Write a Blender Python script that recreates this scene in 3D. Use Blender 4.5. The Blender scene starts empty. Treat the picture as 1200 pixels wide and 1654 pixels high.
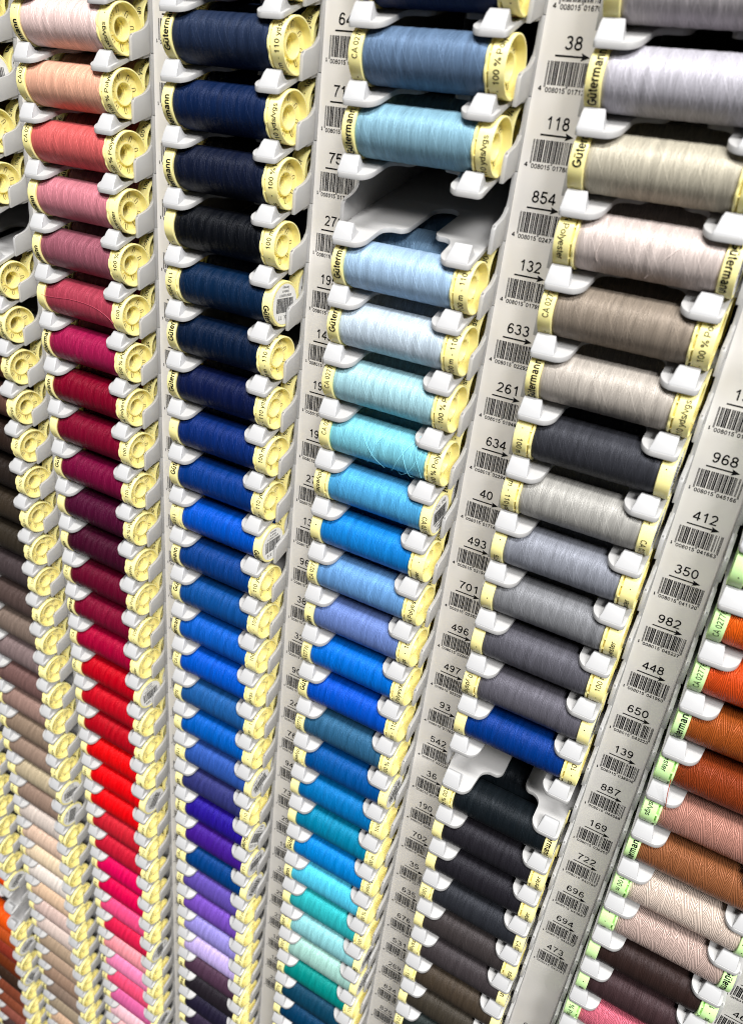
import bpy, bmesh, math, random
from math import sin, cos, pi, radians
from mathutils import Vector, Matrix

random.seed(7)
MM = 0.001
scene = bpy.context.scene
col = scene.collection

# ------------------------------------------------------------------ camera
cam_data = bpy.data.cameras.new("camera")
cam = bpy.data.objects.new("camera", cam_data)
col.objects.link(cam)
cam_data.sensor_fit = 'HORIZONTAL'
cam_data.sensor_width = 36.0
cam_data.lens = 36.0 * 1242.8 / 1200.0
cam_data.clip_start = 0.005
cam_data.clip_end = 20.0
Rm = ((0.86616398, 0.48873437, 0.10439671),
      (-0.39282759, 0.79494782, -0.46232505),
      (-0.30894408, 0.35943940, 0.88054351))
Cp = (236.335, -260.680, 122.039)
m = Matrix.Identity(4)
for i in range(3):
    m[i][0] = Rm[0][i]
    m[i][1] = Rm[2][i]
    m[i][2] = -Rm[1][i]
    m[i][3] = Cp[i] * MM
cam.matrix_world = m
cam_data.dof.use_dof = True
cam_data.dof.focus_distance = 0.345
cam_data.dof.aperture_fstop = 19.0
scene.camera = cam

# ------------------------------------------------------------------ world and shop lamps
world = bpy.data.worlds.new("World")
scene.world = world
world.use_nodes = True
bg = world.node_tree.nodes["Background"]
bg.inputs[0].default_value = (0.93, 0.96, 1.0, 1.0)
bg.inputs[1].default_value = 0.065


def area(name, loc, target, sx, sy, power, color=(1, 1, 1)):
    d = bpy.data.lights.new(name, 'AREA')
    d.shape = 'RECTANGLE'
    d.size, d.size_y = sx, sy
    d.energy = power
    d.color = color
    o = bpy.data.objects.new(name, d)
    col.objects.link(o)
    o.location = loc
    o.rotation_euler = (Vector(target) - Vector(loc)).to_track_quat('-Z', 'Y').to_euler()
    return o


area("ceiling_lamp", (0.10, -1.15, 2.25), (0.05, 0, -0.15), 1.9, 0.30, 88.0, (1.0, 0.99, 0.97))
area("side_lamp", (1.75, -1.60, 1.75), (0.05, 0, -0.3), 1.3, 0.6, 92.0, (1.0, 0.99, 0.98))

scene.view_settings.view_transform = 'Standard'
scene.view_settings.look = 'None'
scene.view_settings.gamma = 1.0
scene.view_settings.exposure = 0.1
scene.view_settings.use_curve_mapping = False
scene.render.engine = 'CYCLES'
scene.cycles.use_denoising = True
scene.cycles.filter_width = 1.05
scene.cycles.max_bounces = 6
scene.cycles.diffuse_bounces = 4
scene.cycles.caustics_reflective = False
scene.cycles.caustics_refractive = False


# ------------------------------------------------------------------ materials
def lin(c):
    c = c / 255.0
    return c / 12.92 if c <= 0.04045 else ((c + 0.055) / 1.055) ** 2.4


def rgb(t):
    return (lin(t[0]), lin(t[1]), lin(t[2]), 1.0)


def new_mat(name):
    mt = bpy.data.materials.new(name)
    mt.use_nodes = True
    nt = mt.node_tree
    return mt, nt, nt.nodes["Principled BSDF"]


class NB:
    def __init__(self, nt):
        self.nt = nt

    def n(self, t, **kw):
        nd = self.nt.nodes.new(t)
        for k, v in kw.items():
            setattr(nd, k, v)
        return nd

    def link(self, a, b):
        self.nt.links.new(a, b)

    def val(self, sock, v):
        if hasattr(v, "bl_idname") or hasattr(v, "is_linked"):
            self.link(v, sock)
        else:
            sock.default_value = v

    def math(self, op, a, b=0.0, c=None):
        nd = self.n('ShaderNodeMath', operation=op)
        self.val(nd.inputs[0], a)
        self.val(nd.inputs[1], b)
        if c is not None:
            self.val(nd.inputs[2], c)
        return nd.outputs[0]

    def noise1(self, w, scale=1.0, detail=0.0):
        nd = self.n('ShaderNodeTexNoise', noise_dimensions='1D')
        self.val(nd.inputs['W'], w)
        nd.inputs['Scale'].default_value = scale
        nd.inputs['Detail'].default_value = detail
        return nd.outputs[0]

    def ramp(self, v, a, b, lo=0.0, hi=1.0):
        nd = self.n('ShaderNodeMapRange', interpolation_type='SMOOTHSTEP')
        self.val(nd.inputs[0], v)
        nd.inputs[1].default_value = a
        nd.inputs[2].default_value = b
        nd.inputs[3].default_value = lo
        nd.inputs[4].default_value = hi
        return nd.outputs[0]


def plastic(name, c, rough=0.38, noise=0.04, bump=0.02, spec=0.5, coat=0.0, sss=0.0):
    mt, nt, bs = new_mat(name)
    b = NB(nt)
    tc = b.n('ShaderNodeTexCoord')
    oi = b.n('ShaderNodeObjectInfo')
    ns = b.n('ShaderNodeTexNoise')
    ns.inputs['Scale'].default_value = 90.0
    ns.inputs['Detail'].default_value = 4.0
    b.link(tc.outputs['Object'], ns.inputs['Vector'])
    mx = b.n('ShaderNodeMix', data_type='RGBA', blend_type='MULTIPLY')
    mx.inputs[0].default_value = 1.0
    mx.inputs[6].default_value = rgb(c)
    f = b.math('ADD', b.math('MULTIPLY', ns.outputs[0], noise * 2), 1.0 - noise)
    f = b.math('ADD', f, b.math('MULTIPLY', b.math('SUBTRACT', oi.outputs['Random'], 0.5), noise))
    cb = b.n('ShaderNodeCombineColor')
    for i in range(3):
        b.link(f, cb.inputs[i])
    b.link(cb.outputs[0], mx.inputs[7])
    b.link(mx.outputs[2], bs.inputs['Base Color'])
    fine = b.n('ShaderNodeTexNoise')
    fine.inputs['Scale'].default_value = 1500.0
    fine.inputs['Detail'].default_value = 2.0
    b.link(tc.outputs['Object'], fine.inputs['Vector'])
    bp = b.n('ShaderNodeBump')
    bp.inputs['Strength'].default_value = bump * 5
    bp.inputs['Distance'].default_value = 0.00005
    b.link(fine.outputs[0], bp.inputs['Height'])
    b.link(bp.outputs[0], bs.inputs['Normal'])
    b.link(b.math('ADD', b.math('MULTIPLY', ns.outputs[0], 0.16), rough - 0.08), bs.inputs['Roughness'])
    bs.inputs['Specular IOR Level'].default_value = spec
    if sss:
        bs.inputs['Subsurface Weight'].default_value = sss
        bs.inputs['Subsurface Radius'].default_value = (0.0025, 0.0018, 0.0008)
        bs.inputs['Subsurface Scale'].default_value = 1.0
    return mt


M_WHITE = plastic("moulded_grey_white_plastic", (174, 173, 172), 0.42)
M_TAB = plastic("moulded_white_tab_plastic", (184, 184, 185), 0.36)
M_STRIP = plastic("printed_label_strip_plastic", (228, 224, 219), 0.5, noise=0.05)
M_BACK = plastic("dark_inner_back_plastic", (70, 70, 72), 0.6)
M_YELLOW = plastic("pale_yellow_bobbin_plastic", (252, 239, 164), 0.35, sss=0.15)
M_GREEN = plastic("pale_green_bobbin_plastic", (204, 242, 168), 0.35, sss=0.15)
M_INK = plastic("black_printing_ink", (9, 8, 11), 0.6, noise=0.1, spec=0.2)
M_SLIT_SHADE = plastic("painted_slit_shade_brown", (62, 46, 16), 0.7)  # dark brown painted in for the shade inside the cap slits
M_STICKER = plastic("white_paper_sticker", (235, 234, 232), 0.6)
M_WALL = plastic("painted_wall", (170, 168, 165), 0.7)


def thread_material(name, thick):
    mt, nt, bs = new_mat(name)
    b = NB(nt)
    tc = b.n('ShaderNodeTexCoord')
    oi = b.n('ShaderNodeObjectInfo')
    sp = b.n('ShaderNodeSeparateXYZ')
    b.link(tc.outputs['Object'], sp.inputs[0])
    x = b.math('MULTIPLY', sp.outputs[0], 1000.0)
    phi = b.math('ARCTAN2', sp.outputs[2], b.math('MULTIPLY', sp.outputs[1], -1.0))
    rnd = b.math('MULTIPLY', oi.outputs['Random'], 371.0)
    xr = b.math('ADD', x, rnd)
    # slow wobble so that no wind is ruler straight
    wob = b.math('MULTIPLY', b.math('SINE', b.math('ADD', b.math('MULTIPLY', phi, 1.7), xr)), 0.10)
    xw = b.math('ADD', xr, wob)
    if not thick:
        fine = b.noise1(xw, 5.2)
        lo = b.math('ADD', xw, b.math('MULTIPLY', phi, 0.55))
        ro = b.math('SUBTRACT', xw, b.math('MULTIPLY', phi, 0.8))
        med = b.noise1(lo, 2.7, 1.0)
        med2 = b.noise1(ro, 2.2, 1.0)
        band = b.noise1(xr, 0.42)
        # isolated strands that cross the wind
        c1 = b.noise1(b.math('ADD', xr, b.math('MULTIPLY', phi, 2.1)), 1.7)
        c2 = b.noise1(b.math('SUBTRACT', xr, b.math('MULTIPLY', phi, 3.1)), 1.25)
        c3 = b.noise1(b.math('ADD', xr, b.math('MULTIPLY', phi, 4.6)), 0.9)
        s1 = b.ramp(c1, 0.66, 0.76)
        s2 = b.ramp(c2, 0.70, 0.78)
        s3 = b.ramp(c3, 0.73, 0.79)
        strands = b.math('MAXIMUM', b.math('MAXIMUM', s1, s2), s3)
        h = b.math('MULTIPLY', fine, 0.50)
        h = b.math('ADD', h, b.math('MULTIPLY', med, 0.30))
        h = b.math('ADD', h, b.math('MULTIPLY', med2, 0.30))
        h = b.math('ADD', h, b.math('MULTIPLY', band, 0.5))
        h = b.math('ADD', h, b.math('MULTIPLY', strands, 0.35))
        tone = b.math('MULTIPLY', b.math('SUBTRACT', fine, 0.5), 0.34)
        tone = b.math('SUBTRACT', tone, b.math('MULTIPLY', b.ramp(b.noise1(lo, 4.2), 0.30, 0.40, 1.0, 0.0), 0.17))
        tone = b.math('SUBTRACT', tone, b.math('MULTIPLY', b.ramp(b.noise1(ro, 3.2), 0.28, 0.37, 1.0, 0.0), 0.17))
        tone = b.math('ADD', tone, b.math('MULTIPLY', b.math('SUBTRACT', med, 0.5), 0.28))
        tone = b.math('ADD', tone, b.math('MULTIPLY', b.math('SUBTRACT', band, 0.5), 0.30))
        tone = b.math('ADD', tone, b.math('MULTIPLY', strands, 0.16))
        tone = b.math('ADD', tone, 0.99)
        dist, stren = 0.00020, 0.8
        rough = 0.40
        rot = b.math('MULTIPLY', b.math('SUBTRACT', b.ramp(b.noise1(b.math('ADD', xr, b.math('MULTIPLY', phi, 0.5)), 0.34), 0.42, 0.58), 0.5), 0.16)
    else:
        # coarse topstitch thread: visible strands laid in two crossing slants
        p = 0.60
        def strands_at(nturn):
            u = b.math('ADD', x, b.math('MULTIPLY', phi, nturn * p / (2 * pi)))
            u = b.math('ADD', u, b.math('MULTIPLY', b.noise1(b.math('ADD', u, rnd), 0.5), 0.35))
            return b.math('ABSOLUTE', b.math('SINE', b.math('MULTIPLY', u, pi / p))), u
        a1, u1 = strands_at(26)
        a2, u2 = strands_at(-24)
        a3, u3 = strands_at(5)
        k1 = b.noise1(b.math('ADD', u1, rnd), 0.33)
        k2 = b.noise1(b.math('ADD', u2, b.math('MULTIPLY', rnd, 1.7)), 0.33)
        m12 = b.ramp(b.math('SUBTRACT', k1, k2), -0.02, 0.02)
        mixa = b.math('ADD', b.math('MULTIPLY', a1, m12), b.math('MULTIPLY', a2, b.math('SUBTRACT', 1.0, m12)))
        k3 = b.ramp(b.noise1(b.math('ADD', u3, b.math('MULTIPLY', rnd, 2.3)), 0.30), 0.53, 0.56)
        a = b.math('ADD', b.math('MULTIPLY', a3, k3), b.math('MULTIPLY', mixa, b.math('SUBTRACT', 1.0, k3)))
        h = b.math('MULTIPLY', a, 1.0)
        tone = b.math('ADD', b.ramp(a, 0.05, 0.70, 0.50, 1.08), 0.0)
        dist, stren = 0.00028, 0.85
        rough = 0.32
    cb = b.n('ShaderNodeCombineColor')
    for i in range(3):
        b.link(tone, cb.inputs[i])
    mx = b.n('ShaderNodeMix', data_type='RGBA', blend_type='MULTIPLY')
    mx.inputs[0].default_value = 1.0
    b.link(oi.outputs['Color'], mx.inputs[6])
    b.link(cb.outputs[0], mx.inputs[7])
    b.link(mx.outputs[2], bs.inputs['Base Color'])
    bp = b.n('ShaderNodeBump')
    bp.inputs['Strength'].default_value = stren
    bp.inputs['Distance'].default_value = dist
    b.link(h, bp.inputs['Height'])
    b.link(bp.outputs[0], bs.inputs['Normal'])
    bs.inputs['Roughness'].default_value = rough
    tg = b.n('ShaderNodeTangent', direction_type='RADIAL', axis='X')
    b.link(tg.outputs[0], bs.inputs['Tangent'])
    bs.inputs['Metallic'].default_value = 0.20
    tm = b.n('ShaderNodeMix', data_type='RGBA')
    tm.inputs[0].default_value = 0.30
    b.link(oi.outputs['Color'], tm.inputs[6])
    tm.inputs[7].default_value = (0.9, 0.92, 1.0, 1.0)
    b.link(tm.outputs[2], bs.inputs['Specular Tint'])
    bs.inputs['Anisotropic'].default_value = 0.6
    if not thick:
        b.link(rot, bs.inputs['Anisotropic Rotation'])
    bs.inputs['Specular IOR Level'].default_value = 0.5 if not thick else 0.7
    return mt


M_THREAD = thread_material("polyester_sewing_thread", False)
M_THICK = thread_material("polyester_topstitch_thread", True)


def loose_material():
    mt, nt, bs = new_mat("loose_thread_end")
    b = NB(nt)
    oi = b.n('ShaderNodeObjectInfo')
    b.link(oi.outputs['Color'], bs.inputs['Base Color'])
    bs.inputs['Roughness'].default_value = 0.5
    return mt


M_LOOSE = loose_material()


# ------------------------------------------------------------------ mesh helpers (millimetres in, metres out)
def finish(bm, name, mats, smooth=40, bevel=0.0, segs=2, recalc=True):
    if recalc:
        bmesh.ops.recalc_face_normals(bm, faces=bm.faces)
    for v in bm.verts:
        v.co *= MM
    me = bpy.data.meshes.new(name)
    bm.to_mesh(me)
    bm.free()
    for mt in mats:
        me.materials.append(mt)
    if bevel:
        o = bpy.data.objects.new("work", me)
        col.objects.link(o)
        bv = o.modifiers.new("b", 'BEVEL')
        bv.width = bevel * MM
        bv.segments = segs
        bv.limit_method = 'ANGLE'
        bv.angle_limit = radians(42)
        bv.use_clamp_overlap = True
        dg = bpy.context.evaluated_depsgraph_get()
        dg.update()
        me2 = bpy.data.meshes.new_from_object(o.evaluated_get(dg))
        bpy.data.objects.remove(o)
        me = me2
        me.name = name
    me.shade_smooth() if hasattr(me, "shade_smooth") else None
    if smooth:
        me.set_sharp_from_angle(angle=radians(smooth))
    return me


def prism(bm, poly, x0, x1, axis='x', mat=0):
    """closed polygon (list of 2-D points) swept along an axis; poly is (y,z) for 'x', (x,y) for 'z', (x,z) for 'y'."""
    def P(p, t):
        if axis == 'x':
            return (t, p[0], p[1])
        if axis == 'z':
            return (p[0], p[1], t)
        return (p[0], t, p[1])
    a = [bm.verts.new(P(p, x0)) for p in poly]
    c = [bm.verts.new(P(p, x1)) for p in poly]
    n = len(poly)
    fs = []
    for i in range(n):
        j = (i + 1) % n
        fs.append(bm.faces.new((a[i], a[j], c[j], c[i])))
    fs.append(bm.faces.new(a))
    fs.append(bm.faces.new(list(reversed(c))))
    for f in fs:
        f.material_index = mat
    return fs


def lathe(bm, prof, n=56, mat=0, closed=True, lobes=None):
    """profile of (x, r) round the x axis."""
    rings = []
    for (x, r) in prof:
        ring = []
        for i in range(n):
            a = 2 * pi * i / n
            rr = r
            if lobes and r > lobes[2]:
                rr = r - lobes[1] * (0.5 - 0.5 * cos(lobes[0] * a)) ** 3
            ring.append(bm.verts.new((x, -rr * cos(a), rr * sin(a))))
        rings.append(ring)
    k = len(prof)
    for q in range(k if closed else k - 1):
        A, B = rings[q], rings[(q + 1) % k]
        for i in range(n):
            j = (i + 1) % n
            bm.faces.new((A[i], A[j], B[j], B[i])).material_index = mat
    return rings


# ------------------------------------------------------------------ lettering
_glyph = {}


def _el(cx, cy, rx, ry, a0=0, a1=360, n=None):
    n = n or max(5, int(abs(a1 - a0) / 24))
    return [(cx + rx * cos(radians(a0 + (a1 - a0) * i / n)), cy + ry * sin(radians(a0 + (a1 - a0) * i / n))) for i in range(n + 1)]


_SIX = [_el(.40, .305, .25, .25), [(.15, .33), (.165, .56), (.23, .78), (.31, .90), (.42, .945), (.54, .91), (.62, .78)]]
STROKES = {
    '0': (.78, [_el(.39, .5, .265, .44, n=20)]),
    '1': (.78, [[(.19, .72), (.34, .82), (.45, .96)], [(.455, 1.0), (.455, 0)]]),
    '2': (.78, [_el(.385, .70, .25, .24, 168, -38) + [(.36, .30), (.12, .06), (.68, .06)]]),
    '3': (.78, [_el(.375, .735, .22, .205, 160, -90) , _el(.375, .29, .265, .235, 90, -165)]),
    '4': (.78, [[(.53, 0), (.53, .96)], [(.53, .93), (.08, .28)], [(.06, .27), (.74, .27)]]),
    '5': (.78, [[(.65, .94), (.22, .94), (.15, .48)], _el(.375, .33, .27, .275, 145, -165)]),
    '6': (.78, _SIX),
    '7': (.78, [[(.09, .94), (.68, .94), (.50, .66), (.36, .33), (.30, 0)]]),
    '8': (.78, [_el(.39, .735, .215, .205), _el(.39, .29, .265, .235)]),
    '9': (.78, [[(.78 - x, 1 - y) for x, y in p] for p in _SIX]),
    'C': (.98, [_el(.49, .5, .38, .44, 42, 318)]),
    'A': (.92, [[(.04, 0), (.46, 1), (.88, 0)], [(.2, .33), (.72, .33)]]),
    'G': (1.06, [_el(.52, .5, .40, .44, 40, 330), [(.54, .45), (.93, .45), (.93, .16)]]),
    'M': (1.14, [[(.11, 0), (.11, .96), (.55, .08), (1.0, .96), (1.0, 0)]]),
    'P': (.92, [[(.13, 0), (.13, .94), (.52, .94)], _el(.52, .7, .24, .24, 90, -90), [(.52, .46), (.13, .46)]]),
    'a': (.74, [[(.1, .54), (.2, .66), (.36, .69), (.5, .62), (.55, .48), (.55, .12), (.61, 0)], [(.55, .43), (.3, .38), (.13, .3), (.1, .17), (.2, .06), (.36, .06), (.5, .15), (.55, .27)]]),
    'd': (.77, [_el(.35, .37, .24, .315), [(.60, 1), (.60, 0)]]),
    'e': (.76, [[(.09, .38), (.65, .38)], _el(.37, .37, .28, .315, 3, 322)]),
    'g': (.77, [_el(.35, .37, .24, .315), [(.60, .74), (.60, -.04)], _el(.36, -.04, .24, .19, 0, -160)]),
    'i': (.32, [[(.15, 0), (.15, .74)], [(.15, .86), (.15, .99)]]),
    'l': (.31, [[(.15, 0), (.15, 1)]]),
    'm': (1.14, [[(.12, 0), (.12, .74)], _el(.325, .48, .205, .2, 180, 0) + [(.53, 0)], _el(.735, .48, .205, .2, 180, 0) + [(.94, 0)]]),
    'n': (.75, [[(.12, 0), (.12, .74)], _el(.345, .46, .225, .22, 180, 0) + [(.57, 0)]]),
    'o': (.76, [_el(.38, .37, .28, .315)]),
    'r': (.47, [[(.12, 0), (.12, .74)], _el(.36, .44, .235, .245, 180, 75)]),
    's': (.68, [[(.58, .55), (.49, .66), (.33, .69), (.17, .63), (.13, .52), (.2, .43), (.36, .37), (.53, .29), (.57, .18), (.47, .07), (.31, .05), (.16, .1), (.09, .22)]]),
    't': (.42, [[(.2, .96), (.2, .15), (.27, .06), (.39, .06)], [(.03, .7), (.38, .7)]]),
    'u': (.75, [[(.11, .74), (.11, .3)] + _el(.335, .28, .225, .22, 180, 360) , [(.58, .74), (.58, 0)]]),
    '\u00fc': (.75, [[(.11, .74), (.11, .3)] + _el(.335, .28, .225, .22, 180, 360), [(.58, .74), (.58, 0)], [(.22, .86), (.22, 1.0)], [(.47, .86), (.47, 1.0)]]),
    'v': (.66, [[(.04, .74), (.33, .03), (.62, .74)]]),
    'y': (.67, [[(.04, .74), (.34, .03)], [(.64, .74), (.31, -.1), (.21, -.23), (.05, -.22)]]),
    '/': (.38, [[(.02, -.02), (.34, 1.0)]]),
    '%': (1.24, [_el(.26, .76, .15, .19), _el(.98, .24, .15, .19), [(.32, -.03), (.92, 1.03)]]),
    '-': (.47, [[(.05, .36), (.41, .36)]]),
    '.': (.38, [[(.15, 0), (.15, .13)]]),
    '\u00b7': (.38, [[(.15, .31), (.15, .45)]]),
    'H': (1.0, [[(.12, 0), (.12, 1)], [(.8, 0), (.8, 1)], [(.12, .5), (.8, .5)]]),
    ' ': (.36, []),
}


def _ribbon(p, t, vs, fs):
    n = len(p)
    base = len(vs)
    closed = n > 3 and abs(p[0][0] - p[-1][0]) < 1e-6 and abs(p[0][1] - p[-1][1]) < 1e-6
    for i in range(n):
        a = p[i - 1] if i > 0 else (p[-2] if closed else None)
        c = p[i + 1] if i < n - 1 else (p[1] if closed else None)
        d1 = d2 = None
        if a is not None:
            l = math.hypot(p[i][0] - a[0], p[i][1] - a[1]) or 1
            d1 = ((p[i][0] - a[0]) / l, (p[i][1] - a[1]) / l)
        if c is not None:
            l = math.hypot(c[0] - p[i][0], c[1] - p[i][1]) or 1
            d2 = ((c[0] - p[i][0]) / l, (c[1] - p[i][1]) / l)
        d1 = d1 or d2
        d2 = d2 or d1
        nx, ny = -(d1[1] + d2[1]), d1[0] + d2[0]
        l = math.hypot(nx, ny) or 1
        nx, ny = nx / l, ny / l
        k = nx * -d1[1] + ny * d1[0]
        k = min(1.0 / max(k, 0.3), 1.9) * t / 2
        vs.append((p[i][0] + nx * k, p[i][1] + ny * k))
        vs.append((p[i][0] - nx * k, p[i][1] - ny * k))
    for i in range(n - 1):
        q = base + 2 * i
        fs.append((q + 1, q + 3, q + 2, q))


def text_polys(s, bold=0.0):
    """flat strokes of a string in a plain grotesque hand, unit cap height, starting at x=0."""
    key = (s, bold)
    if key in _glyph:
        return _glyph[key]
    vs, fs = [], []
    x = 0.0
    t = 0.118 + bold
    for ch in s:
        adv, strokes = STROKES[ch]
        for p in strokes:
            _ribbon([(x + a, c) for a, c in p], t if ch not in '.\u00b7' else 0.17, vs, fs)
        x += adv + bold * 0.4
    _glyph[key] = (vs, fs)
    return _glyph[key]


def cap_h():
    return 1.0


def text_fit(s, height, width=None, bold=0.0, xs=0.9):
    vs, fs = text_polys(s, bold)
    k = height / cap_h()
    x0 = min(v[0] for v in vs)
    x1 = max(v[0] for v in vs)
    kx = width / (x1 - x0) if width else k * xs
    return [((v[0] - x0) * kx, v[1] * k) for v in vs], fs, (x1 - x0) * kx


def put_flat(bm, s, height, x, z, fn, width=None, bold=0.0, mat=0, center=False):
    vs, fs, w = text_fit(s, height, width, bold)
    if center:
        x -= w / 2
    vv = [bm.verts.new(fn(x + a, z + b)) for a, b in vs]
    for f in fs:
        try:
            bm.faces.new([vv[i] for i in f]).material_index = mat
        except ValueError:
            pass
    return w


def put_round(bm, s, height, s0, xbase, R, width=None, bold=0.0, mat=1, xs=0.9):
    """lettering wrapped round a rim: reads upward on the front, letter tops towards -x."""
    vs, fs, w = text_fit(s, height, width, bold, xs)
    tb = bmesh.new()
    vv = [tb.verts.new((a, b, 0)) for a, b in vs]
    for f in fs:
        try:
            tb.faces.new([vv[i] for i in f])
        except ValueError:
            pass
    t = 0.4
    while t < w:
        bmesh.ops.bisect_plane(tb, geom=tb.verts[:] + tb.edges[:] + tb.faces[:], plane_co=(t, 0, 0), plane_no=(1, 0, 0))
        t += 0.4
    mp = {}
    for v in tb.verts:
        ph = (s0 + v.co.x) / R
        mp[v.index if v.index >= 0 else id(v)] = None
    tb.verts.index_update()
    out = []
    for v in tb.verts:
        ph = (s0 + v.co.x) / R
        out.append(bm.verts.new((xbase - v.co.y, -R * cos(ph), R * sin(ph))))
    for f in tb.faces:
        try:
            bm.faces.new([out[v.index] for v in f.verts]).material_index = mat
        except ValueError:
            pass
    tb.free()
    return w


EAN_L = ["0001101", "0011001", "0010011", "0111101", "0100011", "0110001", "0101111", "0111011", "0110111", "0001011"]
EAN_PAR = ["LLLLLL", "LLGLGG", "LLGGLG", "LLGGGL", "LGLLGG", "LGGLLG", "LGGGLL", "LGLGLG", "LGLGGL", "LGGLGL"]


def ean_bits(d):
    d = [int(c) for c in d]
    bits = "101"
    guard = [(0, 3), (45, 50), (92, 95)]
    for i in range(6):
        c = EAN_L[d[1 + i]]
        if EAN_PAR[d[0]][i] == 'G':
            c = ''.join('1' if q == '0' else '0' for q in c)[::-1]
        bits += c
    bits += "01010"
    for i in range(6):
        bits += ''.join('1' if q == '0' else '0' for q in EAN_L[d[7 + i]])
    bits += "101"
    return bits, guard


def put_bars(bm, digits, x0, x1, z0, z1, zg, fn, mat=0):
    bits, guard = ean_bits(digits)
    mw = (x1 - x0) / 95.0
    i = 0
    while i < 95:
        if bits[i] == '1':
            j = i
            while j < 95 and bits[j] == '1':
                j += 1
            lowz = zg if any(a <= i < b for a, b in guard) else z0
            a, c = x0 + i * mw - 0.015, x0 + j * mw + 0.02
            q = [bm.verts.new(fn(*p)) for p in ((a, lowz), (c, lowz), (c, z1), (a, z1))]
            bm.faces.new(q).material_index = mat
            i = j
        else:
            i += 1


# ------------------------------------------------------------------ rack geometry (column-local mm; y=0 is the front of the stop tabs)
PITCH, ROW = 83.234, 23.06
Z0, ZSK = 150.16, -0.8317
XL, XR = -5.9, 54.3           # inner faces of the side walls


def col_x(c):
    return PITCH * c


def row_z(c, k):
    return Z0 - ROW * k + ZSK * c


def floor_h(y):
    if y >= 9.0:
        return 2.81 + 0.272 * (y - 9.0)
    return 2.81 + 0.44 * (y - 9.0)


def arc(cx, cy, r, a0, a1, n):
    return [(cx + r * cos(radians(a0 + (a1 - a0) * i / n)), cy + r * sin(radians(a0 + (a1 - a0) * i / n))) for i in range(n + 1)]


def make_tray():
    bm = bmesh.new()
    # plan of the sliding floor with its thumb notch
    pl = []
    pl += [(XL - 0.4, 93.6), (XL - 0.4, 14.0)]
    pl += [(-5.0, 12.0)]
    pl += arc(-3.0, -1.3, 1.6, 180, 270, 4)          # left tongue, front left corner
    pl += arc(4.3, 2.1, 5.0, 270, 348, 7)            # its wide rounded right corner
    pl += arc(14.8, 6.2, 4.9, 178, 100, 5)
    pl += arc(15.8, 14.6, 3.7, 285, 360, 5)
    pl += [(19.5, 31.0)]
    pl += arc(25.0, 31.5, 5.5, 180, 0, 10)
    pl += [(30.5, 18.0)]
    pl += arc(34.2, 14.6, 3.7, 180, 255, 5)
    pl += arc(34.4, 6.2, 4.9, 80, 2, 5)
    pl += arc(44.0, 2.1, 5.0, 192, 270, 7)
    pl += arc(50.6, -1.3, 1.6, 270, 360, 4)
    pl += [(52.3, 12.0), (XR + 0.4, 14.0), (XR + 0.4, 93.6)]
    vs = [bm.verts.new((x, y, 0)) for x, y in pl]
    bm.faces.new(vs)
    for y in (-2.0, -1.0, 0.5, 2, 4, 6.5, 9, 12, 16, 20, 26, 33, 40, 60):
        bmesh.ops.bisect_plane(bm, geom=bm.verts[:] + bm.edges[:] + bm.faces[:], plane_co=(0, y + 0.013, 0), plane_no=(0, 1, 0))
    bmesh.ops.triangulate(bm, faces=[f for f in bm.faces if len(f.verts) > 4])
    top = list(bm.faces)
    for v in bm.verts:
        y = v.co.y
        v.co.z = floor_h(y)
    # thickness
    ret = bmesh.ops.extrude_face_region(bm, geom=top)
    low = [g for g in ret['geom'] if isinstance(g, bmesh.types.BMVert)]
    for v in low:
        v.co.z -= 1.75
    # side walls with the S-shaped ears in front
    s = [(6.6, 9.0), (7.0, 9.9), (7.7, 10.6), (8.7, 11.05), (10.2, 11.5), (12.0, 12.15), (13.6, 12.9), (14.9, 13.8),
         (15.9, 14.9), (16.7, 16.2), (17.2, 17.8), (17.5, 19.5)]
    wall = [(6.6, 1.05), (17.5, 4.85), (93.6, 4.85 + 0.272 * 76.1), (93.6, 4.85 + 0.272 * 76.1 + 22.9), (17.5, 27.75)] + list(reversed(s))
    prism(bm, wall, XR, XR + 0.8)
    prism(bm, wall, XL - 0.8, XL)
    fin = [(6.6, 1.05), (16.6, 4.55)] + list(reversed(s[:10]))
    fin = [(a + 0.02, b + 0.02) for a, b in fin]
    prism(bm, fin, XR - 0.25, XR + 1.25)
    prism(bm, fin, XL - 1.25, XL + 0.25)
    # raised bead along the front edge of each wall
    for a, c in ((XR + 0.8, XR + 1.5), (XL - 1.5, XL - 0.8)):
        prism(bm, [(a, 17.75), (c, 17.95), (c, 24.0), (a, 24.0)], 4.9, 27.72, 'z')
    return finish(bm, "tray", [M_WHITE], bevel=0.32, segs=2, smooth=50)


def make_tab(inner):
    bm = bmesh.new()
    prof = [(-2.8, -2.5), (-2.6, -1.8), (-1.7, 0.6), (-0.6, 2.7), (0.15, 3.65), (0.8, 4.0), (1.35, 3.75), (2.2, 2.5), (3.3, 1.3), (5.2, 0.75),
            (6.4, 0.9), (6.4, -0.2), (0, -3.0), (-2.3, -3.6)]
    prism(bm, prof, -3.4, 3.4)
    for v in bm.verts:
        if v.co.z < 1.5:
            f = min(1.0, (1.5 - v.co.z) / 2.0)
            if v.co.x * inner > 0:
                v.co.x += inner * 1.5 * f
            else:
                v.co.x -= inner * 0.35 * f
    return finish(bm, "stop_tab", [M_TAB], bevel=0.45, segs=3, smooth=50)


ME_TRAY = make_tray()
ME_TAB = {1: make_tab(1), -1: make_tab(-1)}

STRIP_Y = 19.2


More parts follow.
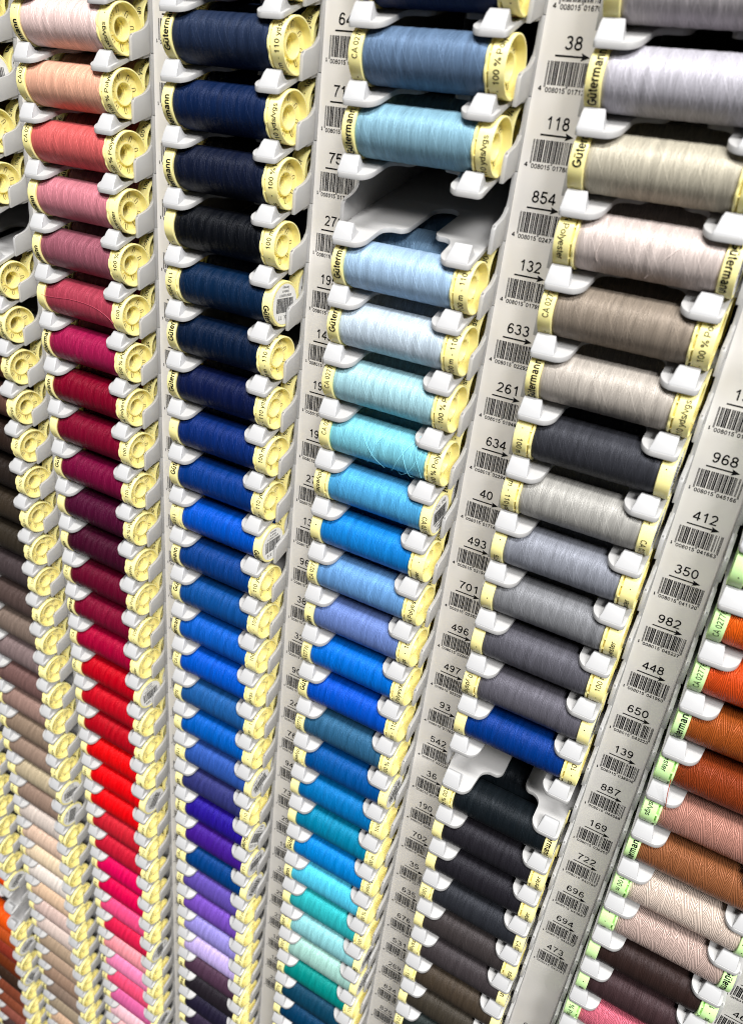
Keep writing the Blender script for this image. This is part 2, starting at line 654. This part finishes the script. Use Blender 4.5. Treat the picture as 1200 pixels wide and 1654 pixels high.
def make_strip(zlo, zhi):
    bm = bmesh.new()
    xl, xr = -PITCH + XR + 1.52, XL - 1.52
    pr = [(xl, 18.7), (xl + 0.5, 18.95), (xl + 1.2, 19.12), (xl + 2.2, STRIP_Y), (xr - 0.8, STRIP_Y), (xr - 0.3, 19.4), (xr, 19.9), (xr, 22.5), (xl, 22.5)]
    prism(bm, pr, zlo, zhi, 'z')
    return finish(bm, "label_strip", [M_STRIP], smooth=60)


def make_label(number, digits, dz, dx=0.0):
    bm = bmesh.new()
    yy = STRIP_Y - 0.07
    fn = lambda x, z: (x + dx, yy, z + dz)
    w = {1: 2.6, 2: 5.6, 3: 8.5}[len(number)]
    if number[0] == '1':
        w -= 0.8
    put_flat(bm, number, 3.85, -17.4 - w / 2, 15.75, fn, width=w, bold=0.022)
    ar = [(-22.9, 13.68), (-13.9, 13.68), (-14.3, 12.75), (-11.4, 13.95), (-14.3, 15.1), (-13.9, 14.2), (-22.9, 14.2)]
    a = [bm.verts.new(fn(*p)) for p in ar]
    bm.faces.new((a[0], a[1], a[5], a[6]))
    bm.faces.new((a[1], a[2], a[3]))
    bm.faces.new((a[1], a[3], a[5]))
    bm.faces.new((a[5], a[3], a[4]))
    put_bars(bm, digits, -24.85, -9.35, 5.55, 12.4, 4.8, fn)
    put_flat(bm, digits[0], 1.45, -26.7, 3.75, fn, width=1.2, bold=0.08)
    put_flat(bm, digits[1:7], 1.45, -24.2, 3.4, fn, width=6.7, bold=0.06)
    put_flat(bm, digits[7:13], 1.45, -16.5, 3.4, fn, width=6.7, bold=0.06)
    return finish(bm, "printed_label", [M_INK], smooth=0, recalc=False)


# ------------------------------------------------------------------ spool meshes
RF = 9.5


def make_cap_plain(yel, name):
    """closed end: reads the maker's name, x from 0 (thread side) outwards to -4.9."""
    bm = bmesh.new()
    pr = [(0.0, 3.0), (0.0, 9.3), (-0.2, RF), (-4.65, RF), (-4.85, 9.42), (-4.95, 9.2), (-4.95, 8.9), (-4.8, 8.75), (-4.8, 0.05), (-1.0, 0.05), (-1.0, 3.0)]
    lathe(bm, pr)
    R = RF + 0.07
    put_round(bm, "G\u00fctermann", 2.75, 0.0, -0.95, R, width=16.5, bold=0.085)
    put_round(bm, "\u00b7", 3.2, 20.5, -0.9, R)
    put_round(bm, "CA 02776", 2.15, 27.0, -1.25, R, width=10.6, bold=0.03)
    put_round(bm, "\u00b7", 3.2, 44.5, -0.9, R)
    return finish(bm, name, [yel, M_INK], smooth=40, recalc=False)


def stadium(bm, x, r0, r1, hw, ang, mat, n=5):
    pts = []
    for i in range(n + 1):
        a = -pi / 2 + pi * i / n
        pts.append((r1 - hw + hw * cos(a), hw * sin(a)))
    for i in range(n + 1):
        a = pi / 2 + pi * i / n
        pts.append((r0 + hw + hw * cos(a), hw * sin(a)))
    vs = []
    for (u, v) in pts:
        y = -(u * cos(ang) - v * sin(ang))
        z = u * sin(ang) + v * cos(ang)
        vs.append(bm.verts.new((x, y, z)))
    bm.faces.new(vs).material_index = mat


def make_cap_open(yel, name):
    """open cup end: scalloped locking ring, groove, cup with hub; x from 0 (thread side) to +7."""
    bm = bmesh.new()
    lathe(bm, [(0.0, 3.0), (0.0, 9.3), (0.15, 9.55), (0.7, 9.6), (0.9, 9.35), (0.9, 3.0)], n=96, lobes=(9, 0.42, 8))
    lathe(bm, [(0.85, 3.2), (0.85, 8.3), (1.6, 8.3), (1.6, 3.2)], n=40, mat=0)
    cup = [(1.5, 4.0), (1.5, 9.3), (1.65, RF), (6.75, RF), (6.95, 9.42), (7.0, 9.25), (7.0, 8.95), (6.85, 8.8), (3.6, 8.62), (3.4, 8.4), (3.3, 4.72),
           (4.55, 4.64), (4.7, 4.54), (4.7, 4.08), (4.55, 3.96), (-14.0, 3.75), (-14.0, 0.05), (-14.3, 0.05), (-14.3, 3.9)]
    lathe(bm, cup)
    for i in range(8):
        a = 2 * pi * i / 8
        stadium(bm, 3.43, 5.1, 8.05, 0.70, a, 2)  # flat dark face, slit shade put in as colour
        stadium(bm, 3.47, 4.8, 7.80, 0.44, a, 0)
        b = a + pi / 8
        ca, sa = cos(b), sin(b)
        def T(u, v, x):
            return (x, -(u * ca - v * sa), u * sa + v * ca)
        q = [(4.6, -0.22), (6.6, -0.14), (6.6, 0.14), (4.6, 0.22)]
        lo = [bm.verts.new(T(u, v, 3.2)) for u, v in q]
        hi = [bm.verts.new(T(u, v, 3.9 if n_ in (0, 3) else 3.45)) for n_, (u, v) in enumerate(q)]
        for n_ in range(4):
            j = (n_ + 1) % 4
            bm.faces.new((lo[n_], hi[n_], hi[j], lo[j]))
        bm.faces.new(list(reversed(hi)))
    # small nicks across the groove
    for i in range(11):
        a = 2 * pi * i / 11 + 0.2
        for (x, r, hw) in ((1.2, 9.2, 0.2),):
            c_, s_ = cos(a), sin(a)
            pts = []
            for dx in (0.8, 1.6):
                for dt in (-hw, hw):
                    for rr in (8.2, 9.25):
                        pts.append(bm.verts.new((dx, -(rr * c_ - dt * s_), rr * s_ + dt * c_)))
            for f in ((0, 1, 3, 2), (4, 6, 7, 5), (0, 4, 5, 1), (2, 3, 7, 6), (1, 5, 7, 3)):
                bm.faces.new([pts[q_] for q_ in f])
    R = RF + 0.07
    s0 = 0.0
    put_round(bm, "100 m", 2.1, 0.0, 5.35, R, width=7.2, bold=0.03)
    put_round(bm, "-", 2.1, 8.6, 5.35, R)
    put_round(bm, "110 yds/vgs", 2.1, 10.6, 5.35, R, width=14.6, bold=0.03)
    put_round(bm, "\u00b7", 3.0, 28.3, 5.6, R)
    put_round(bm, "100 % Polyester", 2.1, 31.0, 5.35, R, width=20.5, bold=0.03)
    put_round(bm, "\u00b7", 3.0, 56.0, 5.6, R)
    return finish(bm, name, [yel, M_INK, M_SLIT_SHADE], smooth=40, recalc=False)


def make_thread(var, thick=False):
    rr = random.Random(50 + var)
    bm = bmesh.new()
    n, L0, L1 = 80, -23.5, 21.4
    prof = []
    N = 70
    ph = [rr.uniform(0, 6.28) for _ in range(6)]
    for i in range(N + 1):
        t = i / N
        x = L0 + (L1 - L0) * t
        e = min(t, 1 - t) * (L1 - L0)
        r = 9.12 - 0.06 * var
        if e < 2.2:
            r -= 0.55 * (1 - e / 2.2) ** 2.2
        r += 0.035 * sin(x * 1.3 + ph[0]) + 0.03 * sin(x * 2.9 + ph[1]) + 0.02 * sin(x * 5.1 + ph[2])
        prof.append((x, r))
    lathe(bm, [(L0, 3.0)] + prof + [(L1, 3.0)], n=n, closed=False)
    return finish(bm, "thread_winding", [M_THICK if thick else M_THREAD], smooth=50, recalc=False)


def make_sticker(number):
    bm = bmesh.new()
    x = -4.86
    n = 40
    ring = [bm.verts.new((x, -8.35 * cos(2 * pi * i / n), 8.35 * sin(2 * pi * i / n))) for i in range(n)]
    bm.faces.new(ring)
    # seen from outside (-x) : right is -y turned, so mirror y
    fn = lambda u, v: (x - 0.05, -u, v)
    put_flat(bm, "Col. " + number, 1.8, 0, 4.6, fn, width=2.8 + 1.45 * len(number) + 1.6, mat=1, center=True, bold=0.03)
    put_bars(bm, "4008015" + number.zfill(6)[-6:], -5.8, 5.8, -2.6, 3.4, -2.6, fn, mat=1)
    put_flat(bm, "4008015" + number.zfill(6)[-6:], 1.1, 0, -4.2, fn, width=8.6, mat=1, center=True, bold=0.03)
    put_flat(bm, "Made in", 1.15, 0, -5.8, fn, width=4.6, mat=1, center=True, bold=0.03)
    put_flat(bm, "Germany", 1.15, 0, -7.4, fn, width=4.6, mat=1, center=True, bold=0.03)
    return finish(bm, "barcode_sticker", [M_STICKER, M_INK], smooth=0, recalc=False)


CAPS = {'y': (make_cap_plain(M_YELLOW, "end_cap"), make_cap_open(M_YELLOW, "end_cap")),
        'g': (make_cap_plain(M_GREEN, "end_cap"), make_cap_open(M_GREEN, "end_cap"))}
THREADS = [make_thread(v) for v in range(4)]
THREADS_T = [make_thread(v, True) for v in range(3)]
STICKERS = {}


def put(name, me, parent=None, loc=(0, 0, 0), rot=(0, 0, 0)):
    o = bpy.data.objects.new(name, me)
    col.objects.link(o)
    if parent:
        o.parent = parent
    o.location = [v * MM for v in loc]
    o.rotation_euler = rot
    return o


# ------------------------------------------------------------------ what stands where
# every row of a column: row -> (colour in the photo, its name); None = empty tray
V = {19: ((250, 120, 30), "amber orange"), 20: ((255, 90, 10), "tangerine"), 21: ((240, 130, 60), "apricot orange"), 22: ((230, 100, 40), "marigold"),
     23: ((222, 140, 90), "caramel orange"), 24: ((240, 110, 50), "pumpkin"), 25: ((205, 120, 70), "ginger"), 26: ((225, 130, 80), "soft orange"),
     27: ((200, 95, 50), "burnt sienna"), 28: ((255, 95, 15), "bright orange"), 29: ((250, 80, 5), "neon orange"), 30: None, 31: None,
     32: ((245, 88, 15), "vivid orange"), 33: ((190, 80, 30), "copper"), 34: ((145, 52, 35), "rust red"), 35: ((115, 50, 20), "chestnut"),
     36: ((62, 42, 30), "dark coffee"), 37: ((132, 68, 46), "terracotta brown"), 38: ((142, 76, 52), "cinnamon"), 39: ((150, 86, 72), "rosy brown"),
     40: ((80, 62, 60), "smoky brown"), 41: ((120, 90, 80), "walnut")}
W = {0: ((190, 150, 110), "sandy tan"), 1: ((120, 80, 50), "toffee"), 2: ((110, 74, 50), "saddle brown"), 3: ((96, 66, 44), "hazel brown"),
     4: ((88, 60, 44), "nutmeg"), 5: None, 6: ((84, 58, 40), "bark brown"), 7: ((70, 46, 30), "espresso"),
     8: ((88, 54, 34), "chocolate brown"), 9: ((98, 68, 58), "reddish cocoa"), 10: ((50, 37, 31), "very dark brown"), 11: ((42, 34, 29), "brown black"),
     12: ((56, 47, 37), "dark olive brown"), 13: ((52, 45, 36), "deep umber"), 14: ((68, 58, 59), "dark mauve brown"), 15: ((82, 67, 63), "dusty umber"),
     16: ((120, 104, 94), "grey brown"), 17: ((128, 110, 109), "mauve taupe"), 18: ((115, 86, 82), "dusky rose brown"), 19: ((150, 121, 111), "pinkish tan"),
     20: ((142, 122, 104), "mushroom"), 21: ((150, 127, 112), "warm taupe"), 22: ((188, 172, 143), "khaki beige"), 23: ((150, 126, 111), "cocoa taupe"),
     24: ((212, 198, 188), "pale greige"), 25: ((222, 192, 170), "light nude"), 26: ((238, 214, 182), "cream"), 27: ((236, 224, 214), "ivory"),
     28: ((226, 193, 162), "pale peach beige"), 29: ((216, 189, 179), "rose beige"), 30: ((222, 202, 192), "shell beige"), 31: ((176, 153, 129), "camel taupe"),
     32: ((178, 152, 130), "fawn"), 33: ((158, 130, 110), "acorn brown"), 34: ((142, 122, 107), "stone brown"), 35: ((164, 147, 124), "driftwood beige"),
     36: ((222, 186, 156), "light apricot beige"), 37: ((170, 140, 115), "biscuit brown")}
P = {0: ((240, 190, 170), "light salmon"), 1: ((246, 216, 210), "pale blush"), 2: ((242, 182, 154), "peach"), 3: ((212, 98, 97), "coral red"),
     4: ((204, 126, 138), "dusty pink"), 5: ((152, 88, 102), "mauve"), 6: ((168, 62, 80), "antique rose"), 7: ((158, 24, 74), "raspberry"),
     8: ((126, 4, 36), "deep crimson"), 9: ((120, 6, 40), "burgundy"), 10: ((112, 8, 54), "wine"), 11: ((76, 12, 46), "plum"),
     12: ((68, 10, 38), "dark aubergine"), 13: ((98, 6, 38), "maroon"), 14: ((122, 8, 44), "claret"), 15: ((164, 0, 50), "cherry"),
     16: ((188, 0, 24), "scarlet"), 17: ((190, 6, 28), "ruby red"), 18: ((178, 4, 24), "dark scarlet"), 19: ((226, 4, 10), "bright red"),
     20: ((232, 0, 10), "signal red"), 21: ((234, 2, 12), "fire red"), 22: ((200, 30, 46), "brick rose"), 23: ((198, 24, 50), "strawberry"),
     24: ((226, 0, 86), "neon magenta"), 25: ((224, 0, 76), "fuchsia red"), 26: ((246, 78, 132), "hot pink"), 27: ((224, 30, 76), "watermelon red"),
     28: ((250, 155, 165), "salmon pink"), 29: ((250, 138, 184), "candy pink"), 30: ((246, 82, 122), "coral pink"), 31: ((226, 104, 162), "orchid pink"),
     32: ((252, 200, 210), "baby pink"), 33: ((246, 184, 184), "shell pink"), 34: ((248, 170, 160), "light coral")}
N = {0: ((30, 40, 66), "ink navy"), 1: ((36, 49, 76), "denim navy"), 2: ((15, 36, 76), "classic navy"), 3: ((20, 28, 52), "midnight navy"),
     4: ((15, 18, 25), "blue black"), 5: ((10, 38, 70), "petrol navy"), 6: ((6, 28, 58), "dark teal navy"), 7: ((12, 25, 70), "deep indigo navy"),
     8: ((10, 42, 110), "dark sapphire"), 9: ((5, 54, 130), "sapphire"), 10: ((0, 80, 190), "bright royal blue"), 11: ((8, 60, 132), "ocean blue"),
     12: ((12, 76, 148), "medium blue"), 13: ((10, 88, 186), "cobalt blue"), 14: ((0, 84, 196), "vivid blue"), 15: ((28, 88, 154), "steel blue"),
     16: ((0, 90, 184), "cornflower royal"), 17: ((45, 84, 166), "muted blue"), 18: ((50, 54, 116), "dusky indigo"), 19: ((40, 20, 146), "ultramarine violet"),
     20: ((66, 26, 142), "deep purple"), 21: ((0, 62, 130), "strong blue"), 22: ((96, 76, 168), "lavender purple"), 23: ((116, 76, 182), "amethyst"),
     24: ((152, 142, 216), "periwinkle"), 25: ((198, 178, 236), "pale lilac"), 26: ((80, 54, 74), "dusky aubergine"), 27: ((40, 34, 41), "purple black"),
     28: ((36, 31, 53), "black violet"), 29: ((52, 40, 63), "dark grape"), 30: ((60, 44, 70), "smoky grape"), 31: ((70, 50, 80), "faded grape")}
B = {-1: ((20, 30, 60), "night navy"), 0: ((26, 40, 76), "navy"), 1: ((96, 120, 150), "slate blue"), 2: ((134, 176, 196), "dusty aqua"), 3: None,
     4: ((166, 196, 226), "pale sky blue"), 5: ((196, 212, 226), "ice blue"), 6: ((166, 210, 221), "pale aqua"), 7: ((126, 202, 221), "light turquoise"),
     8: ((78, 164, 217), "sky blue"), 9: ((20, 126, 208), "azure blue"), 10: ((102, 152, 207), "soft cornflower"), 11: ((102, 126, 186), "dusty periwinkle"),
     12: ((0, 106, 208), "electric blue"), 13: ((0, 78, 192), "royal blue"), 14: ((44, 94, 130), "slate teal"), 15: ((0, 80, 152), "deep peacock"),
     16: ((0, 110, 178), "cerulean"), 17: ((0, 126, 166), "deep turquoise"), 18: ((0, 126, 204), "bright azure"), 19: ((80, 196, 228), "bright aqua"),
     20: ((44, 174, 180), "turquoise"), 21: ((142, 206, 212), "pale turquoise"), 22: ((162, 206, 196), "mint grey"), 23: ((0, 136, 130), "jade green"),
     24: ((10, 64, 90), "dark petrol"), 25: ((0, 58, 94), "deep teal"), 26: ((18, 58, 78), "dark teal"), 27: ((20, 50, 66), "black teal")}
G = {-1: ((200, 195, 198), "near white"), 0: ((196, 189, 192), "pale mauve grey"), 1: ((192, 189, 198), "pale lilac grey"), 2: ((186, 179, 161), "stone beige"),
     3: ((206, 192, 186), "pale pinkish white"), 4: ((140, 128, 115), "taupe"), 5: ((180, 172, 163), "light putty grey"), 6: ((54, 55, 61), "charcoal"),
     7: ((165, 163, 158), "silver grey"), 8: ((135, 138, 148), "bluish grey"), 9: ((125, 126, 130), "mid grey"), 10: ((86, 85, 93), "slate grey"),
     11: ((92, 90, 99), "dark lilac grey"), 12: ((0, 52, 130), "royal blue"), 13: None, 14: ((22, 29, 34), "blue tinted black"), 15: ((38, 36, 42), "soft black"),
     16: ((36, 34, 40), "jet black"), 17: ((43, 45, 51), "graphite"), 18: ((60, 54, 54), "warm charcoal"), 19: ((62, 56, 58), "mauve charcoal"),
     20: ((66, 56, 45), "olive brown"), 21: ((60, 54, 45), "dark khaki brown"), 22: ((38, 46, 44), "green black"), 23: ((40, 40, 40), "coal")}
O = {5: ((120, 70, 30), "bronze"), 6: ((200, 140, 60), "old gold"), 7: ((160, 95, 40), "golden brown"), 8: ((240, 98, 22), "bright orange"), 9: ((216, 78, 28), "burnt orange"),
     10: ((165, 82, 32), "rust orange"), 11: ((142, 60, 26), "dark rust"), 12: ((186, 132, 117), "dusty rose"), 13: ((150, 93, 58), "caramel brown"),
     14: ((228, 208, 193), "pale cream pink"), 15: ((200, 175, 165), "rose beige"), 16: ((50, 35, 32), "dark brown"), 17: ((62, 44, 46), "aubergine brown"),
     18: ((222, 112, 132), "rose pink"), 19: ((200, 100, 110), "old rose")}
COLS = [(-3, V, "orange and rust", "orange-rust"), (-2, W, "brown and beige", "brown-beige"), (-1, P, "pink and red", "pink-red"),
        (0, N, "navy and violet", "navy-violet"), (1, B, "sky blue and teal", "sky-teal"), (2, G, "grey and black", "grey-black"),
        (3, O, "green-ended coarse", "green-ended")]
FLIP = {-3: {29: '981', 33: '982', 35: '350'}, -2: {2: '139', 22: '464', 23: '199'}, -1: {16: '364', 20: '408', 27: '382', 31: '758'},
        0: {5: '11', 10: '316', 17: '214', 19: '810', 20: '392', 21: '232'},
        1: {8: '196', 15: '322', 21: '331', 22: '297'},
        2: {3: '854', 6: '634', 7: '40', 11: '496', 14: '36', 17: '35', 19: '676', 20: '531'},
        3: {11: '139', 12: '887', 14: '722', 15: '696', 18: '473'}}
# lettering that faces the viewer on the left / right cap (arc position in mm), where the photo shows it
FACE_L = {-1: {1: 20, 2: 31, 3: 31, 4: 20, 5: 19, 6: -5, 7: 11, 8: 16, 9: -4, 10: 3, 11: -5, 12: 20, 13: 30, 14: 12},
          0: {1: 9, 2: 17, 3: 17, 4: -5, 6: 6, 7: 7, 8: 46, 9: 3, 12: 2, 13: 12, 14: 31},
          1: {1: 32, 2: 13, 4: 9, 5: 6, 6: 33, 7: 30, 8: 20, 9: 45, 10: 33, 11: 20, 12: 36, 13: 3, 14: 36},
          2: {0: 50, 1: 12, 2: 5, 4: 32, 5: 13, 8: 44, 9: 48, 10: 50, 13: 8, 12: 50, 15: 50, 16: 50, 18: 50},
          3: {7: 50, 8: 34, 9: 34, 10: 12, 13: 12, 16: 50, 17: 22}}
FACE_R = {-1: {1: 27, 2: 43, 3: 43, 4: 54, 5: 36, 6: 4, 7: 39, 8: 46, 9: 4, 10: 15, 16: 32},
          0: {1: 17, 2: 24, 3: 36, 4: 4, 5: 33.5, 6: 14, 7: 17, 8: 4, 9: 15, 10: 33},
          1: {1: 40, 2: 25, 4: 12, 5: 12, 6: 38, 7: 42, 9: 56, 10: 45, 11: 30, 12: 47, 13: 12, 14: 38, 16: 33},
          2: {4: 40, 5: 23, 8: 57, 9: 53, 10: 3, 12: 31, 15: 50, 16: 52},
          3: {}}
NOREAR = {(0, 4), (0, 6), (0, 11), (1, 1), (2, 1), (-2, 7), (-2, 18), (-2, 20), (-1, 0)}
REARMAX = {-3: 0, -2: 22, -1: 22, 0: 18, 1: 17, 2: 15, 3: 17}
NUMS = {0: {}, 1: {1: '641', 2: '712', 3: '751', 4: '276', 5: '195', 6: '143', 7: '194', 8: '196', 9: '278', 10: '138', 11: '965', 12: '386', 13: '322',
                   14: '903', 15: '245', 16: '761', 17: '946', 18: '736', 19: '297', 20: '197', 21: '331', 22: '297', 23: '235', 24: '189', 25: '167', 26: '223'},
        2: {0: '8', 1: '38', 2: '118', 3: '854', 4: '132', 5: '633', 6: '261', 7: '634', 8: '40', 9: '493', 10: '701', 11: '496', 12: '497', 13: '93',
            14: '542', 15: '36', 16: '190', 17: '702', 18: '35', 19: '635', 20: '676', 21: '531', 22: '269', 23: '824', 24: '825'},
        3: {5: '155', 6: '968', 7: '412', 8: '350', 9: '982', 10: '448', 11: '650', 12: '139', 13: '887', 14: '169', 15: '722', 16: '696', 17: '694', 18: '473',
            21: '09'},
        4: {15: '158', 16: '624', 17: '46', 18: '365'}}
EANS = {(2, 0): '016708', (2, 1): '017125', (2, 2): '017804', (2, 3): '024741', (2, 4): '017996', (2, 5): '022921', (2, 6): '019488', (2, 7): '022945',
        (2, 8): '017149', (2, 9): '021948', (2, 10): '023621', (2, 11): '022006', (2, 12): '022020', (2, 13): '017620', (2, 14): '022228', (2, 15): '017101',
        (3, 6): '045166', (3, 7): '041663', (3, 8): '041120', (3, 9): '045227', (3, 10): '041960', (3, 11): '043223', (3, 12): '038908', (3, 13): '044588',
        (3, 14): '038202', (3, 15): '043766', (3, 16): '043681', (3, 17): '043650', (3, 18): '043141', (1, 3): '017422'}
LZ = {-3: 6.0, -2: 6.0, -1: 6.0, 0: 6.0, 1: 5.6, 2: 4.0, 3: 0.0, 4: 0.0}
LX = {2: 0.8}
XS = {-3: 25.4, -2: 25.3, -1: 25.3, 0: 25.2, 1: 24.8, 2: 24.2, 3: 24.2}    # where the spool centres lie along x

wall_bm = bmesh.new()
prism(wall_bm, [(-900, 100), (900, 100), (900, 140), (-900, 140)], -1200, 600, 'z')
wl = put("wall", finish(wall_bm, "wall", [M_WALL], smooth=0))
wl['kind'] = 'structure'

# ------------------------------------------------------------------ dispensers
ROWS = {-3: (16, 42), -2: (-2, 40), -1: (-2, 37), 0: (-2, 34), 1: (-3, 30), 2: (-3, 27), 3: (0, 23), 4: (10, 22)}
DNAME = {c: n for c, _, n, _ in COLS}
for c in range(-3, 5):
    k0, k1 = ROWS[c]
    d = bpy.data.objects.new("thread_dispenser", None)
    col.objects.link(d)
    d.location = (col_x(c) * MM, 0, row_z(c, k1) * MM)
    d.empty_display_size = 0.01
    d['category'] = "dispenser"
    d['group'] = "dispenser columns side by side"
    d['label'] = ("grey plastic dispenser column holding the %s thread spools" % DNAME[c]) if c < 4 else \
        "grey plastic dispenser column at the right edge with only its printed strip in view"
    zb = row_z(c, k1)
    for k in range(k0, k1 + 1):
        t = put("tray", ME_TRAY, d, (0, 0, row_z(c, k) - zb))
        for x, inner in ((-0.6, 1), (47.2, -1)):
            put("stop_tab", ME_TAB[inner], t, (x, 0, 0))
    zlo, zhi = row_z(c, k1) - zb - 10, row_z(c, k0) - zb + 26
    st = put("label_strip", make_strip(zlo, zhi), d)
    bmk = bmesh.new()
    prism(bmk, [(XL - 2, 94.2), (XR + 2, 94.2), (XR + 2, 96), (XL - 2, 96)], zlo, zhi + 30, 'z')
    put("back_panel", finish(bmk, "back_panel", [M_BACK], smooth=0), d)
    rr = random.Random(900 + c)
    nums = dict(NUMS.get(c, {}))
    if c == 0:
        nums = {k: str(rr.randint(110, 980)) for k in range(0, 31)}
    for k, s in nums.items():
        e = EANS.get((c, k), "0%05d" % rr.randint(16000, 45999))
        put("printed_label", make_label(s, "4008015" + e, LZ.get(c, 0), LX.get(c, 0)), st, (0, 0, row_z(c, k) - zb))

# ------------------------------------------------------------------ spools
YC, ZC = 6.2, 11.95
REAR_DY, REAR_DZ = 18.45, 5.0
FRONT_PH = radians(20)         # where on the rim the lettering faces the viewer


def sticker_mesh(num):
    if num not in STICKERS:
        STICKERS[num] = make_sticker(num)
    return STICKERS[num]


def make_strand(pts, r=0.09):
    """a loose end of thread as a thin tube through the points."""
    bm = bmesh.new()
    P = [Vector(p) for p in pts]
    fine = []
    for i in range(len(P) - 1):
        a, b_, c_, d_ = P[max(i - 1, 0)], P[i], P[i + 1], P[min(i + 2, len(P) - 1)]
        for q in range(8):
            t = q / 8
            fine.append(0.5 * ((2 * b_) + (c_ - a) * t + (2 * a - 5 * b_ + 4 * c_ - d_) * t * t + (3 * b_ - a - 3 * c_ + d_) * t ** 3))
    fine.append(P[-1])
    prev = None
    for i, p in enumerate(fine):
        d = (fine[min(i + 1, len(fine) - 1)] - fine[max(i - 1, 0)]).normalized()
        u = d.cross(Vector((0.31, 0.2, 0.93))).normalized()
        v = d.cross(u)
        ring = [bm.verts.new(p + r * (cos(a) * u + sin(a) * v)) for a in (0, pi / 3, 2 * pi / 3, pi, 4 * pi / 3, 5 * pi / 3)]
        if prev:
            for n_ in range(6):
                bm.faces.new((prev[n_], prev[(n_ + 1) % 6], ring[(n_ + 1) % 6], ring[n_]))
        prev = ring
    return finish(bm, "loose_thread", [M_LOOSE], smooth=60)


def on_thread(x, deg, r=9.28):
    return (x, -r * cos(radians(deg)), r * sin(radians(deg)))


LOOSE = {(-1, 6): [[on_thread(-24.5, 6, 9.7), on_thread(-22, 5), on_thread(-14, 9), on_thread(-6, 14), on_thread(4, 14), on_thread(12, 8), on_thread(19, -8), on_thread(22, -22, 9.7)]],
         (1, 7): [[on_thread(6, 70), on_thread(10, 30, 9.5), on_thread(13, -10, 9.8), on_thread(14.5, -45, 9.9), on_thread(15, -80, 9.6)],
                  [on_thread(17, 75), on_thread(13, 35, 9.5), on_thread(10, 0, 9.8), on_thread(7, -40, 10.0), on_thread(4, -75, 9.5)],
                  [on_thread(14, 68, 9.6), on_thread(16.2, 66, 11.4), on_thread(16.5, 50, 11.6), on_thread(17, 25, 10.5), on_thread(18.5, 0, 9.7), on_thread(20, -40, 9.6)],
                  [on_thread(2, 60), on_thread(-1, 20, 9.5), on_thread(-3, -20, 9.5), on_thread(-7, -70, 9.5)],
                  [on_thread(19, 55), on_thread(18, 15, 9.7), on_thread(15, -25, 9.9), on_thread(10, -60, 9.9), on_thread(6, -85, 9.5)],
                  [on_thread(-12, 70), on_thread(-8, 30, 9.4), on_thread(-2, -15, 9.5), on_thread(2, -60, 9.5)]],
         (2, 3): [[on_thread(-14, 60), on_thread(-13, 20), on_thread(-14, -20), on_thread(-11, -70)], [on_thread(14, 50), on_thread(8, 5), on_thread(2, -50, 9.5)]],
         (3, 11): [[(-22.0, -8.9, 1.0), (-21.8, -9.6, -4.0), (-21.2, -10.2, -9.0), (-20.4, -9.6, -14.5), (-19.4, -6.5, -21.0)]]}


def spool(c, k, color, label, group, y, z, rear=False):
    rr = random.Random(c * 1000 + k * 7 + (500 if rear else 0))
    flip = FLIP.get(c, {}).get(k)
    kind = 'g' if c == 3 else 'y'
    e = bpy.data.objects.new("thread_spool", None)
    col.objects.link(e)
    e.empty_display_size = 0.005
    cx = XS[c] + rr.uniform(-0.35, 0.35)
    e.location = ((col_x(c) + cx) * MM, y * MM, z * MM)
    e.rotation_euler = (0, 0, 0)
    e['label'] = label
    e['category'] = "thread spool"
    e['group'] = group
    thick = c == 3 and k not in (16, 17)
    th = put("thread_winding", rr.choice(THREADS_T if thick else THREADS), e)
    lc = rgb(color)[:3]
    lum = 0.3 * lc[0] + 0.6 * lc[1] + 0.1 * lc[2]
    f = 0.86 * max(0.6, 1.0 - 0.003 / max(lum, 0.004))
    th.color = [v * f for v in lc] + [1.0]
    plain, openc = CAPS[kind]
    fl = FACE_L.get(c, {}).get(k)
    fr = FACE_R.get(c, {}).get(k)
    tl = (fl / RF - FRONT_PH) if fl is not None and not rear else rr.uniform(0, 6.28)
    tr = (fr / RF - FRONT_PH) if fr is not None and not rear else rr.uniform(0, 6.28)
    if not flip:
        put("end_cap", plain, e, (-23.3, 0, 0), (tl, 0, 0))
        put("end_cap", openc, e, (21.3, 0, 0), (tr, 0, 0))
    else:
        th.location.x = 0.0021
        put("end_cap", openc, e, (-21.3, 0, 0), (tl, 0, pi))
        a = put("end_cap", plain, e, (23.3, 0, 0), (tr, 0, pi))
        put("barcode_sticker", sticker_mesh(flip), a)
    if not rear:
        for pts in LOOSE.get((c, k), []):
            lo = put("loose_thread", make_strand(pts, 0.17 if c == 3 else 0.09), e)
            lo.color = rgb([min(255, v * 1.1 + 12) for v in color]) if c < 3 else rgb((170, 70, 40))
    return e


for c, tab, cname, short in COLS:
    prev = None
    for k in sorted(tab):
        ent = tab[k]
        if ent is None:
            prev = "empty"
            continue
        color, nm = ent
        lab = "%s thread spool in the %s column" % (nm, short)
        if prev == "empty":
            lab += ", below the empty tray"
        elif prev:
            lab += ", under the %s one" % prev
        z = row_z(c, k) + ZC
        spool(c, k, color, lab, "thread spools at the front of the rack", YC, z)
        if -1 < k <= REARMAX[c] and (c, k) not in NOREAR:
            rc = color
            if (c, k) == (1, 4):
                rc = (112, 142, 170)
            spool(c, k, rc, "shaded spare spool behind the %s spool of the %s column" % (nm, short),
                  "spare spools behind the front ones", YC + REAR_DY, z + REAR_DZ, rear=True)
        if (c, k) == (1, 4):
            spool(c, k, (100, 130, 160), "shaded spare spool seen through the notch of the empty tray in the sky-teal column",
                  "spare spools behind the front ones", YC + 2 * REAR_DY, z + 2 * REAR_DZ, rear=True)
        prev = nm
